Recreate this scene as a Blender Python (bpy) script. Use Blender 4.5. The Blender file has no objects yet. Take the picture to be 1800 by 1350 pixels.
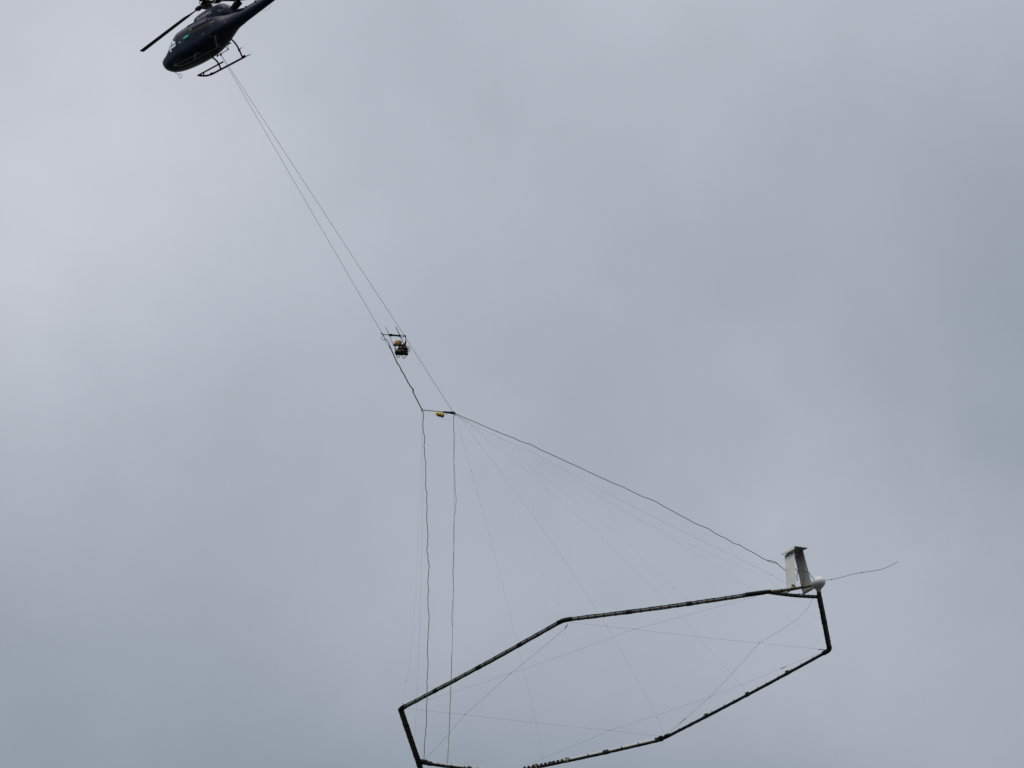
import bpy, bmesh, math, random
import numpy as np
from mathutils import Vector, Matrix
random.seed(7)
SC = bpy.context.scene

# ---------------------------------------------------------------- camera
ELEV = math.radians(25.0)
FPX = 8600.0                       # focal length in photo pixels (1800 wide)
CAM = Vector((0, 0, 1.7))
CR = Vector((1, 0, 0)); CU = Vector((0, -math.sin(ELEV), math.cos(ELEV))); CF = Vector((0, math.cos(ELEV), math.sin(ELEV)))
cd = bpy.data.cameras.new('camera'); co = bpy.data.objects.new('camera', cd); SC.collection.objects.link(co)
co.location = CAM; co.rotation_euler = (math.pi/2 + ELEV, 0, 0)
cd.sensor_width = 36.0; cd.lens = 36.0*FPX/1800.0; cd.clip_start = 0.5; cd.clip_end = 20000
SC.camera = co
SC.view_settings.view_transform = 'Standard'; SC.view_settings.look = 'None'
SC.view_settings.exposure = 0; SC.view_settings.gamma = 1

# ---------------------------------------------------------------- sky (overcast cloud deck over a clear-sky term)
SUN_EL = math.radians(46); SUN_ROT = math.radians(205)
w = bpy.data.worlds.new('World'); SC.world = w; w.use_nodes = True
nt = w.node_tree; nt.nodes.clear(); N = nt.nodes.new; Lk = nt.links.new
out = N('ShaderNodeOutputWorld'); bg = N('ShaderNodeBackground'); bg.inputs['Strength'].default_value = 0.1
Lk(bg.outputs[0], out.inputs['Surface'])
sky = N('ShaderNodeTexSky'); sky.sky_type = 'NISHITA'; sky.sun_disc = False
sky.sun_elevation = SUN_EL; sky.sun_rotation = SUN_ROT
tc = N('ShaderNodeTexCoord')
sep = N('ShaderNodeSeparateXYZ'); Lk(tc.outputs['Generated'], sep.inputs[0])
mx = N('ShaderNodeMath'); mx.operation = 'MAXIMUM'; Lk(sep.outputs['Z'], mx.inputs[0]); mx.inputs[1].default_value = 0.3
# cloud deck: brighter towards the zenith, with broad soft thick and thin areas
def vadd(a, b):
    n = N('ShaderNodeVectorMath'); n.operation = 'ADD'; Lk(a, n.inputs[0]); Lk(b, n.inputs[1]); return n.outputs[0]
def vscale(col, fac):
    n = N('ShaderNodeVectorMath'); n.operation = 'SCALE'; n.inputs[0].default_value = col; Lk(fac, n.inputs['Scale']); return n.outputs[0]
SKY_LO = (.2995, .3440, .4000); SKY_DV = (.2630, .2450, .2560)      # thick cloud, and what thin cloud adds to it
CLOUDS = [((0.0867, 0.8756, 0.4753), 295.8, -0.0594), ((0.0695, 0.9281, 0.3657), 570.7, 0.5067), ((-0.104, 0.8901, 0.4438), 1094.1, 0.3907),
          ((0.1212, 0.8959, 0.4273), 1094.1, -0.1218), ((-0.0174, 0.9237, 0.3827), 2282.7, 0.2351), ((0.052, 0.9412, 0.3337), 2282.7, -0.4138),
          ((-0.0174, 0.8703, 0.4922), 2282.7, -0.2009), ((-0.0174, 0.9424, 0.3341), 2282.7, -0.2118), ((0.104, 0.8901, 0.4438), 295.8, -0.3515), ((-0.0695, 0.8800, 0.4698), 2559.2, 0.15), ((0.0684, 0.9025, 0.4253), 3287.1, 0.13), ((0.0174, 0.9009, 0.4336), 1849.0, -0.09), ((-0.0348, 0.8934, 0.4480), 4376.3, 0.08), ((-0.0903, 0.8850, 0.4567), 2889.1, 0.05)]
# warp the direction a little so the cloud areas have ragged edges
nz = N('ShaderNodeTexNoise'); nz.inputs['Scale'].default_value = 22; nz.inputs['Detail'].default_value = 5; nz.inputs['Roughness'].default_value = 0.55
Lk(tc.outputs['Generated'], nz.inputs['Vector'])
wsub = N('ShaderNodeVectorMath'); wsub.operation = 'SUBTRACT'; Lk(nz.outputs['Color'], wsub.inputs[0]); wsub.inputs[1].default_value = (.5, .5, .5)
wsc = N('ShaderNodeVectorMath'); wsc.operation = 'SCALE'; Lk(wsub.outputs[0], wsc.inputs[0]); wsc.inputs['Scale'].default_value = 0.038
wdir = vadd(tc.outputs['Generated'], wsc.outputs[0])
wn = N('ShaderNodeVectorMath'); wn.operation = 'NORMALIZE'; Lk(wdir, wn.inputs[0])
def madd(v, mul, add):
    n = N('ShaderNodeMath'); n.operation = 'MULTIPLY_ADD'; Lk(v, n.inputs[0]); n.inputs[1].default_value = mul
    if isinstance(add, (int, float)): n.inputs[2].default_value = add
    else: Lk(add, n.inputs[2])
    return n.outputs[0]
thin = madd(mx.outputs[0], 6.0013, -2.1299)
for cdir, k, amp in CLOUDS:
    c = Vector(cdir).normalized()
    dt = N('ShaderNodeVectorMath'); dt.operation = 'DOT_PRODUCT'; Lk(wn.outputs[0], dt.inputs[0]); dt.inputs[1].default_value = c
    m2 = N('ShaderNodeMath'); m2.operation = 'EXPONENT'; Lk(madd(dt.outputs['Value'], k, -k), m2.inputs[0])
    thin = madd(m2.outputs[0], amp, thin)
basen = N('ShaderNodeVectorMath'); basen.operation = 'ADD'; Lk(vscale(SKY_DV, thin), basen.inputs[0]); basen.inputs[1].default_value = SKY_LO
acc = basen.outputs[0]
nz2 = N('ShaderNodeTexNoise'); nz2.inputs['Scale'].default_value = 45; nz2.inputs['Detail'].default_value = 6; nz2.inputs['Roughness'].default_value = 0.5
Lk(tc.outputs['Generated'], nz2.inputs['Vector'])
mr = N('ShaderNodeMapRange'); Lk(nz2.outputs['Fac'], mr.inputs['Value']); mr.inputs['To Min'].default_value = 9.4; mr.inputs['To Max'].default_value = 10.8
fin = N('ShaderNodeVectorMath'); fin.operation = 'SCALE'; Lk(acc, fin.inputs[0]); Lk(mr.outputs[0], fin.inputs['Scale'])
mixs = N('ShaderNodeMix'); mixs.data_type = 'RGBA'; mixs.inputs['Factor'].default_value = 0.97
Lk(sky.outputs[0], mixs.inputs['A']); Lk(fin.outputs[0], mixs.inputs['B']); Lk(mixs.outputs['Result'], bg.inputs['Color'])

# ---------------------------------------------------------------- sun behind the overcast
sl = bpy.data.lights.new('sun', 'SUN'); sl.energy = 1.4; sl.angle = math.radians(40); sl.color = (1, .96, .9)
so = bpy.data.objects.new('sun', sl); SC.collection.objects.link(so)
sd = Vector((math.sin(SUN_ROT)*math.cos(SUN_EL), math.cos(SUN_ROT)*math.cos(SUN_EL), math.sin(SUN_EL)))
so.rotation_euler = sd.to_track_quat('Z', 'Y').to_euler(); so.location = (0, -20, 60)

# ---------------------------------------------------------------- materials
def mat(name, col, rough=.5, var=.12, scale=6, metal=0, coat=0, bump=0, spec=.5):
    m = bpy.data.materials.new(name); m.use_nodes = True; t = m.node_tree; b = t.nodes['Principled BSDF']
    b.inputs['Roughness'].default_value = rough; b.inputs['Metallic'].default_value = metal; b.inputs['Coat Weight'].default_value = coat; b.inputs['Specular IOR Level'].default_value = spec
    n = t.nodes.new('ShaderNodeTexNoise'); n.inputs['Scale'].default_value = scale; n.inputs['Detail'].default_value = 5
    g = t.nodes.new('ShaderNodeTexCoord'); t.links.new(g.outputs['Object'], n.inputs['Vector'])
    r = t.nodes.new('ShaderNodeValToRGB')
    r.color_ramp.elements[0].position = .3; r.color_ramp.elements[1].position = .72
    r.color_ramp.elements[0].color = (*[c*(1-var) for c in col], 1); r.color_ramp.elements[1].color = (*[min(1, c*(1+var)) for c in col], 1)
    t.links.new(n.outputs['Fac'], r.inputs['Fac']); t.links.new(r.outputs['Color'], b.inputs['Base Color'])
    if bump:
        bp = t.nodes.new('ShaderNodeBump'); bp.inputs['Strength'].default_value = bump; bp.inputs['Distance'].default_value = .02
        t.links.new(n.outputs['Fac'], bp.inputs['Height']); t.links.new(bp.outputs['Normal'], b.inputs['Normal'])
    return m
def glass(name, tint, ior=1.45):
    m = bpy.data.materials.new(name); m.use_nodes = True; t = m.node_tree; t.nodes.clear()
    o = t.nodes.new('ShaderNodeOutputMaterial'); mixn = t.nodes.new('ShaderNodeMixShader'); f = t.nodes.new('ShaderNodeLayerWeight'); f.inputs['Blend'].default_value = .5
    p5 = t.nodes.new('ShaderNodeMath'); p5.operation = 'POWER'; p5.inputs[1].default_value = 5
    ma = t.nodes.new('ShaderNodeMath'); ma.operation = 'MULTIPLY_ADD'; ma.inputs[1].default_value = .9; ma.inputs[2].default_value = .05
    tr = t.nodes.new('ShaderNodeBsdfTransparent'); tr.inputs['Color'].default_value = (*tint, 1)
    gl = t.nodes.new('ShaderNodeBsdfGlossy'); gl.inputs['Roughness'].default_value = .03
    t.links.new(f.outputs['Facing'], p5.inputs[0]); t.links.new(p5.outputs[0], ma.inputs[0])
    t.links.new(ma.outputs[0], mixn.inputs[0]); t.links.new(tr.outputs[0], mixn.inputs[1]); t.links.new(gl.outputs[0], mixn.inputs[2]); t.links.new(mixn.outputs[0], o.inputs['Surface'])
    return m
M = dict(
    paint=mat('navy_paint', (.0036, .0092, .026), .30, .15, 3, spec=.32),
    trim=mat('black_trim', (.0035, .0035, .004), .5, .2, 8, spec=.16),
    grey=mat('grey_fitting', (.30, .31, .33), .5, .1),
    white=mat('white_lettering', (.42, .44, .47), .5, .08, 20),
    teal=mat('plain_teal', (.03, .38, .36), .5, .1),
    yellowfit=mat('pale_yellow_fitting', (.55, .55, .25), .5, .1),
    red=mat('red_mark', (.25, .05, .05), .5, .1),
    blade=mat('blade_composite', (.007, .007, .008), .55, .2, 4, spec=.25),
    metal=mat('dull_metal', (.12, .12, .12), .45, .2, 10, metal=.6),
    seat=mat('seat_fabric', (.015, .016, .02), .9, .2, 12),
    glassd=glass('tinted_door_glass', (.012, .022, .028)),
    glassw=glass('windscreen_glass', (.93, .96, .98)),
    rope=mat('dark_rope', (.025, .025, .027), .8, .25, 5),
    thin=mat('thin_line', (.07, .05, .055), .8, .2, 5),
    tan=mat('tan_rope', (.16, .14, .10), .8, .2, 5),
    greyrope=mat('pale_grey_rope', (.11, .105, .085), .8, .25, 5),
    cable=mat('black_cable', (.006, .006, .007), .6, .25, 9, spec=.2),
    pipe=mat('grey_green_tube', (.115, .125, .11), .55, .2, 2.5),
    pipew=mat('pale_tube', (.44, .45, .44), .5, .1, 3),
    piped=mat('dark_green_tube', (.011, .016, .011), .6, .3, 5, spec=.2),
    pipey=mat('olive_tube', (.052, .054, .020), .6, .3, 6),
    band=mat('black_band', (.004, .004, .004), .6, .2, 12, spec=.15),
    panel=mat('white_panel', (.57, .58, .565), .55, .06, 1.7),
    panelin=mat('shaded_panel', (.27, .27, .265), .6, .06, 1.7),  # darker copy of the white panel: inner-face shade put into the colour
    platem=mat('shaded_plate', (.17, .175, .16), .6, .1, 3),  # dark tone is the underside shade, put into the base colour
    pod=mat('white_pod', (.58, .59, .60), .45, .05, 2),
    orange=mat('orange_tank', (.58, .35, .09), .5, .4, 9),
    yellow=mat('yellow_bag', (.80, .56, .05), .6, .2, 10),
    engine=mat('engine_black', (.011, .011, .010), .6, .5, 14, spec=.25),
    engr=mat('engine_rust', (.07, .022, .016), .6, .4, 14),
    engg=mat('engine_grey', (.16, .15, .12), .6, .4, 14),
    brass=mat('ochre_clamp', (.17, .135, .065), .6, .3, 14),
    strapm=mat('orange_strap', (.30, .13, .03), .7, .2, 9),
)

# ---------------------------------------------------------------- helpers
def link(o): SC.collection.objects.link(o); return o
def tag(o, label=None, cat=None, group=None, kind=None):
    if label: o['label'] = label
    if cat: o['category'] = cat
    if group: o['group'] = group
    if kind: o['kind'] = kind
    return o
def empty(name, loc, label, cat, group=None):
    o = link(bpy.data.objects.new(name, None)); o.location = loc; o.empty_display_size = .2
    return tag(o, label, cat, group)
def build(name, bm, m, parent=None, origin=None, smooth=True):
    """link a bmesh as one object; origin: world point its vertices are relative to"""
    me = bpy.data.meshes.new(name)
    bmesh.ops.recalc_face_normals(bm, faces=bm.faces)
    if origin is not None:
        for v in bm.verts: v.co -= Vector(origin)
    bm.to_mesh(me); bm.free()
    if smooth:
        for p in me.polygons: p.use_smooth = True
        try: me.set_sharp_from_angle(angle=math.radians(40))
        except Exception: pass
    ms = m if isinstance(m, (list, tuple)) else [m]
    for k in ms: me.materials.append(k)
    o = link(bpy.data.objects.new(name, me))
    if parent is not None: o.parent = parent
    elif origin is not None: o.location = origin
    return o
def smooth_poly(pts, n=4):
    P = [Vector(p) for p in pts]
    if len(P) < 3: return P
    Q = [P[0]*2-P[1]] + P + [P[-1]*2-P[-2]]; res = []
    for i in range(1, len(Q)-2):
        a, b, c, d = Q[i-1:i+3]
        for k in range(n):
            t = k/n
            res.append(.5*((2*b) + (c-a)*t + (2*a-5*b+4*c-d)*t*t + (3*b-a-3*c+d)*t**3))
    res.append(P[-1]); return res
def tube(bm, pts, r, sides=8, caps=True, flat=None):
    P = [Vector(p) for p in pts]; n = len(P)
    R_ = r if isinstance(r, (list, tuple)) else [r]*n
    T = [(P[min(i+1, n-1)]-P[max(i-1, 0)]).normalized() for i in range(n)]
    u = T[0].orthogonal().normalized(); rings = []
    for i in range(n):
        u = (u - T[i]*u.dot(T[i])).normalized(); v = T[i].cross(u)
        rings.append([bm.verts.new(P[i] + (u*math.cos(2*math.pi*k/sides) + v*math.sin(2*math.pi*k/sides))*R_[i]) for k in range(sides)])
    for i in range(n-1):
        for k in range(sides):
            bm.faces.new((rings[i][k], rings[i][(k+1) % sides], rings[i+1][(k+1) % sides], rings[i+1][k]))
    if caps:
        bm.faces.new(rings[0][::-1]); bm.faces.new(rings[-1])
    return bm
def tub(pts, r, sides=8): return tube(bmesh.new(), pts, r, sides)
def box(bm, c, ax, ay, az, bev=0):
    """box centred at c with half-axis vectors"""
    c = Vector(c); ax, ay, az = Vector(ax), Vector(ay), Vector(az)
    vs = [bm.verts.new(c + sx*ax + sy*ay + sz*az) for sx in (-1, 1) for sy in (-1, 1) for sz in (-1, 1)]
    fs = [(0, 1, 3, 2), (4, 6, 7, 5), (0, 4, 5, 1), (2, 3, 7, 6), (0, 2, 6, 4), (1, 5, 7, 3)]
    F_ = [bm.faces.new([vs[i] for i in f]) for f in fs]
    if bev:
        es = list({e for f in F_ for e in f.edges})
        bmesh.ops.bevel(bm, geom=es, offset=bev, segments=2, affect='EDGES', profile=.6)
    return bm
def slab(bm, quad, nrm, th):
    """thick quad: corner list, normal direction, thickness"""
    nrm = Vector(nrm).normalized()*th/2
    a = [bm.verts.new(Vector(q)+nrm) for q in quad]; b = [bm.verts.new(Vector(q)-nrm) for q in quad]
    bm.faces.new(a); bm.faces.new(b[::-1]); k = len(quad)
    for i in range(k): bm.faces.new((a[i], b[i], b[(i+1) % k], a[(i+1) % k]))
    return bm
def ball(bm, c, rx, ry=None, rz=None, sub=2, mtx=None):
    ry = ry or rx; rz = rz or rx
    r = bmesh.ops.create_icosphere(bm, subdivisions=sub, radius=1)
    mt = Matrix.Translation(Vector(c)) @ (mtx.to_4x4() if mtx else Matrix.Identity(4)) @ Matrix.Diagonal((rx, ry, rz, 1))
    bmesh.ops.transform(bm, matrix=mt, verts=r['verts']); return bm
def ray(px, py): return CF + CR*((px-900)/FPX) + CU*((675-py)/FPX)
def at(px, py, rng):               # survey point: bearing read off the photograph, distance in metres
    d = ray(px, py); return CAM + d.normalized()*rng

# ================================================================ GROUND
bm = bmesh.new(); bmesh.ops.create_circle(bm, cap_ends=True, segments=64, radius=6000)
g = build('ground', bm, mat('meadow', (.022, .027, .014), .95, .4, .05), smooth=False)
tag(g, 'dark green open meadow reaching the horizon', 'ground', kind='structure')

# ================================================================ HELICOPTER  (local: +X nose, +Y port, +Z up, origin under the nose)
HR = Matrix(((-0.80218, -0.54935, -0.23392), (0.57806, -0.81264, -0.07388), (-0.14951, -0.19449, 0.96944)))
HT = Vector((-17.917, 225.509, 124.116))
heli = link(bpy.data.objects.new('helicopter', None)); heli.matrix_world = Matrix.Translation(HT) @ HR.to_4x4()
tag(heli, 'dark navy single rotor helicopter with skids towing the survey rig', 'helicopter')
def hpart(name, bm, m, parent=None, smooth=True, label=None):
    o = build(name, bm, m, parent or heli, None, smooth)
    if label: o['label'] = label
    return o
def hw_(p): return HT + HR @ Vector(p)

# hull sections: d back from nose, bottom, top, half width, height of widest line
ST = np.array([
 [0.00, 1.12, 1.17, .03, 1.15], [0.03, .96, 1.31, .21, 1.14], [0.12, .80, 1.39, .37, 1.13], [0.30, .66, 1.43, .51, 1.12],
 [0.52, .565, 1.475, .62, 1.11], [0.66, .53, 1.56, .68, 1.11], [0.90, .49, 1.85, .76, 1.11], [1.20, .465, 2.17, .84, 1.11], [1.55, .45, 2.36, .90, 1.12],
 [1.95, .44, 2.40, .93, 1.12], [2.50, .46, 2.42, .94, 1.13], [3.00, .52, 2.39, .93, 1.16], [3.50, .68, 2.33, .88, 1.22],
 [3.90, .84, 2.25, .79, 1.30], [4.30, 1.00, 2.15, .66, 1.40], [4.70, 1.12, 2.03, .49, 1.48], [5.00, 1.17, 1.93, .39, 1.52],
 [5.30, 1.20, 1.87, .33, 1.54]])
def sec(d):
    x = ST[:, 0]; i = int(np.clip(np.searchsorted(x, d)-1, 0, len(x)-2)); h = x[i+1]-x[i]; t = (d-x[i])/h
    def tang(k):
        if k == 0: return (ST[1]-ST[0])/(x[1]-x[0])
        if k == len(x)-1: return (ST[-1]-ST[-2])/(x[-1]-x[-2])
        a = (ST[k]-ST[k-1])/(x[k]-x[k-1]); b = (ST[k+1]-ST[k])/(x[k+1]-x[k])
        return np.where(a*b > 0, 2*a*b/(a+b+1e-12), 0)
    m0, m1 = tang(i)*h, tang(i+1)*h
    return ((2*t**3-3*t*t+1)*ST[i] + (t**3-2*t*t+t)*m0 + (-2*t**3+3*t*t)*ST[i+1] + (t**3-t*t)*m1)
def hull(d, th, off=0.):
    _, zb, zt, hw, zc = sec(d); c, s = math.cos(th), math.sin(th)
    nn = 2.5 if s < 0 else 2.7
    k = min(1, d/.6); nn = 2.0 + (nn-2.0)*k
    y = (hw+off)*math.copysign(abs(c)**(2/nn), c); hh = (zt-zc if s >= 0 else zc-zb)+off
    return Vector((-d, y, zc + hh*math.copysign(abs(s)**(2/nn), s)))
def hull_at(d, z, side=1, off=0.):
    lo, hi = -math.pi/2, math.pi/2
    for _ in range(40):
        mid = (lo+hi)/2
        if hull(d, mid, off).z < z: lo = mid
        else: hi = mid
    p = hull(d, (lo+hi)/2, off); p.y *= side; return p
NTH = 240
def is_glass(d, y, z):
    ay = abs(y)
    if .68 < d < 1.50 and z > 1.24 and ay > .035 and z < 2.30:
        if y > 0:                       # port quarter: sill bars, an upright and a tinted top pane
            if 1.36 < z < 1.42 or 1.52 < z < 1.585 or 2.02 < z < 2.06: return None
            if 1.15 < d < 1.20 and z > 1.585: return None
            if z < 1.36 and d > 1.12: return None
            if z >= 2.06: return 'top_window'
        return 'windscreen'
    if 1.68 < d < 2.50 and 1.30 < z < 1.98 and (z-1.30) > (1.80-d)*2.0 : return 'door_window'
    if 2.70 < d < 3.75 and 1.32 < z < 1.80 and not (d > 3.55 and z > 1.72): return 'cabin_window'
    return None
ds = list(np.concatenate([np.linspace(0, .12, 7), np.linspace(.15, .66, 18), np.linspace(.68, 1.7, 69), np.linspace(1.75, 4.0, 56), np.linspace(4.06, 5.3, 24)]))
grid = [[hull(d, 2*math.pi*k/NTH) for k in range(NTH)] for d in ds]
bms = {'hull': bmesh.new()}; vcache = {}
def gv(key, i, k):
    q = (key, i, k)
    if q not in vcache: vcache[q] = bms[key].verts.new(grid[i][k])
    return vcache[q]
for i in range(len(ds)-1):
    for k in range(NTH):
        k2 = (k+1) % NTH
        c = (grid[i][k]+grid[i][k2]+grid[i+1][k]+grid[i+1][k2])/4
        gname = is_glass(-c.x, c.y, c.z)
        key = 'hull' if gname is None else (gname + ('_p' if c.y > 0 else '_s'))
        if key not in bms: bms[key] = bmesh.new()
        try: bms[key].faces.new((gv(key, i, k), gv(key, i, k2), gv(key, i+1, k2), gv(key, i+1, k)))
        except ValueError: pass
fus = hpart('fuselage', bms.pop('hull'), M['paint'])
for key, b in bms.items():
    nm = key[:-2]
    hpart(nm, b, M['glassw'] if nm == 'windscreen' else M['glassd'], fus)

# cabin inside the glass
bm = bmesh.new(); slab(bm, [(-.45, .5, .92), (-.45, -.5, .92), (-3.8, -.8, .92), (-3.8, .8, .92)], (0, 0, 1), .03); hpart('cabin_floor', bm, M['seat'], smooth=False)
bm = bmesh.new(); box(bm, (-.85, -.12, 1.25), (.12, 0, .03), (0, .34, 0), (-.02, 0, .22), .03); box(bm, (-.9, -.1, 1.0), (.1, 0, 0), (0, .1, 0), (0, 0, .12)); hpart('instrument_panel', bm, M['trim'])
for sy in (-1, 1):
    bm = bmesh.new(); box(bm, (-1.75, .42*sy, 1.12), (.24, 0, 0), (0, .22, 0), (0, 0, .09), .03); box(bm, (-2.02, .42*sy, 1.52), (.06, 0, .01), (0, .22, 0), (-.07, 0, .36), .03)
    box(bm, (-2.10, .42*sy, 1.94), (.05, 0, 0), (0, .12, 0), (0, 0, .09), .02); hpart('front_seat', bm, M['seat'])
bm = bmesh.new(); box(bm, (-3.2, 0, 1.12), (.26, 0, 0), (0, .72, 0), (0, 0, .1), .03); box(bm, (-3.5, 0, 1.52), (.06, 0, 0), (0, .74, 0), (-.05, 0, .4), .03); hpart('rear_bench', bm, M['seat'])
bm = bmesh.new(); slab(bm, [(-3.62, -.86, .95), (-3.62, .86, .95), (-3.62, .8, 2.0), (-3.62, .4, 2.25), (-3.62, -.4, 2.25), (-3.62, -.8, 2.0)], (1, 0, 0), .03); hpart('cabin_bulkhead', bm, M['seat'], smooth=False)

# engine cowling
CW = np.array([[2.42, .10, 2.44], [2.48, .30, 2.53], [2.62, .43, 2.66], [2.85, .49, 2.73], [3.3, .53, 2.77], [3.9, .55, 2.78], [4.3, .55, 2.75], [4.55, .52, 2.66], [4.70, .47, 2.54], [4.80, .42, 2.40], [4.88, .32, 2.2], [4.92, .2, 2.05]])
def cowl_sec(d): return [np.interp(d, CW[:, 0], CW[:, 1]), np.interp(d, CW[:, 0], CW[:, 2])]
def cowl(d, th):
    hw, zt = cowl_sec(d); c, s = math.cos(th), math.sin(th); nn = 3.6; zb = 1.8
    zm = zb+.35; hh = zt-zm
    return Vector((-d, hw*math.copysign(abs(c)**(2/nn), c), zm + (hh if s > 0 else .35)*math.copysign(abs(s)**(2/nn), s)))
def cowl_y(d, z, off=0):
    lo, hi = 0, math.pi/2
    for _ in range(40):
        mid = (lo+hi)/2
        if cowl(d, mid).z < z: lo = mid
        else: hi = mid
    return cowl(d, (lo+hi)/2).y + off
bm = bmesh.new(); dd = sorted(set(list(CW[:, 0]) + list(np.linspace(2.42, 5, 40)))); rings = []
for d in dd: rings.append([bm.verts.new(cowl(d, 2*math.pi*k/64)) for k in range(64)])
for a, b in zip(rings, rings[1:]):
    for k in range(64): bm.faces.new((a[k], a[(k+1) % 64], b[(k+1) % 64], b[k]))
bm.faces.new(rings[0]); bm.faces.new(rings[-1][::-1])
cwl = hpart('engine_cowling', bm, M['paint'])
# registration on both cowling sides
def text_mesh(body, size):
    cu = bpy.data.curves.new('lettering', 'FONT'); cu.body = body; cu.size = size; cu.offset = .0035*size/.2; cu.resolution_u = 3
    ob = link(bpy.data.objects.new('lettering', cu)); bpy.context.view_layer.update()
    dg = bpy.context.evaluated_depsgraph_get(); me = bpy.data.meshes.new_from_object(ob.evaluated_get(dg))
    bpy.data.objects.remove(ob); bpy.data.curves.remove(cu)
    b = bmesh.new(); b.from_mesh(me); bpy.data.meshes.remove(me)
    bmesh.ops.subdivide_edges(b, edges=[e for e in b.edges if e.calc_length() > .08], cuts=2)
    return b
for side in (1, -1):
    b = text_mesh('D-HKMG', .3)
    xs = [v.co.x for v in b.verts]; ys = [v.co.y for v in b.verts]; x0, x1, y0, y1 = min(xs), max(xs), min(ys), max(ys)
    for v in b.verts:
        u = (v.co.x-x0)/(x1-x0); q = (v.co.y-y0)/(y1-y0)
        d = 2.90 + .98*(u if side > 0 else 1-u); z = 2.315 + .0*(u if side > 0 else 1-u) + .175*q
        v.co = Vector((-d, side*cowl_y(d, min(z, cowl_sec(d)[1]-.03), .008), z))
    hpart('registration_lettering', b, M['white'], cwl, smooth=False)
# stencil lines, intake hole and mast fairing on the cowling
def decal(name, pts2, m, parent, off=.006, surf='cowl', n=1):
    b = bmesh.new()
    vs = [b.verts.new(Vector((-d, cowl_y(d, z, off), z)) if surf == 'cowl' else hull_at(d, z, 1, off)) for d, z in pts2]
    b.faces.new(vs); return hpart(name, b, m, parent, smooth=False)
def oval(d0, z0, a, h, tilt=0, n=20):
    return [(d0 + a*math.cos(t)*math.cos(tilt) - h*math.sin(t)*math.sin(tilt), z0 + a*math.cos(t)*math.sin(tilt) + h*math.sin(t)*math.cos(tilt)) for t in [2*math.pi*k/n for k in range(n)]]
for d0, z0, L_ in ((4.28, 2.27, .13), (4.36, 2.19, .24)):
    decal('stencil_line', [(d0, z0-.014), (d0+L_, z0-.008), (d0+L_, z0+.016), (d0, z0+.010)], M['grey'], cwl)
decal('air_intake', oval(4.25, 2.52, .13, .07), M['trim'], cwl)
bm = bmesh.new(); tube(bm, [(-4.66, 0, 2.16), (-4.86, 0, 2.22), (-5.06, 0, 2.30), (-5.36, 0, 2.45)], [.15, .16, .19, .21], 20, caps=False)
tube(bm, [(-4.70, 0, 2.18), (-5.06, 0, 2.30), (-5.35, 0, 2.445)], [.13, .17, .19], 20, caps=False); hpart('exhaust_pipe', bm, M['trim'], cwl)

# tail boom, drive cover, stabiliser, fins, tail rotor
BO = np.array([[4.9, 1.13, 1.93, .42], [5.2, 1.18, 1.87, .36], [5.7, 1.26, 1.87, .31], [6.6, 1.40, 1.91, .25], [7.4, 1.53, 1.95, .21], [8.6, 1.70, 2.02, .16], [9.7, 1.84, 2.08, .12], [10.3, 1.92, 2.1, .08]])
bm = bmesh.new(); rings = []
for d in np.linspace(4.9, 10.3, 40):
    zb, zt, hw = [np.interp(d, BO[:, 0], BO[:, j]) for j in (1, 2, 3)]
    rings.append([bm.verts.new((-d, hw*math.cos(t), (zb+zt)/2 + (zt-zb)/2*math.sin(t))) for t in [2*math.pi*k/32 for k in range(32)]])
for a, b in zip(rings, rings[1:]):
    for k in range(32): bm.faces.new((a[k], a[(k+1) % 32], b[(k+1) % 32], b[k]))
bm.faces.new(rings[0]); bm.faces.new(rings[-1][::-1])
boom = hpart('tail_boom', bm, M['paint'])
bm = bmesh.new(); tube(bm, [(-5.02, 0, 2.02), (-5.6, 0, 1.88), (-7.4, 0, 1.96), (-9.7, 0, 2.09)], [.10, .09, .07, .06], 12)
for d in (5.7, 6.35, 7.0, 7.6): box(bm, (-d, 0, np.interp(d, BO[:, 0], BO[:, 2])+.05), (.05, 0, 0), (0, .10, 0), (0, 0, .06), .015)
hpart('drive_shaft_cover', bm, M['trim'], boom)
bm = bmesh.new(); tube(bm, smooth_poly([(-6.5, 0, 1.40), (-6.66, 0, 1.28), (-6.9, 0, 1.20), (-7.06, 0, 1.24), (-7.13, 0, 1.34), (-7.15, 0, 1.52)]), .006, 6); hpart('loop_antenna', bm, M['metal'], boom)
bm = bmesh.new(); slab(bm, [(-8.6, -1.25, 1.9), (-8.6, 1.25, 1.9), (-9.05, 1.25, 1.88), (-9.05, -1.25, 1.88)], (0, 0, 1), .05); hpart('stabiliser', bm, M['paint'], smooth=False)
bm = bmesh.new(); slab(bm, [(-9.6, 0, 2.05), (-10.25, 0, 2.05), (-10.95, 0, 3.05), (-10.5, 0, 3.05)], (0, 1, 0), .06); slab(bm, [(-9.7, 0, 1.9), (-10.2, 0, 1.9), (-10.5, 0, 1.25), (-10.2, 0, 1.25)], (0, 1, 0), .06); hpart('tail_fin', bm, M['paint'], smooth=False)
bm = bmesh.new(); tube(bm, [(-10.2, -.05, 2.1), (-10.2, -.3, 2.1)], .06, 10); slab(bm, [(-10.12, -.3, 1.2), (-10.28, -.3, 1.2), (-10.28, -.3, 3.0), (-10.12, -.3, 3.0)], (0, 1, 0), .025); hpart('tail_rotor', bm, M['blade'])

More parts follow.
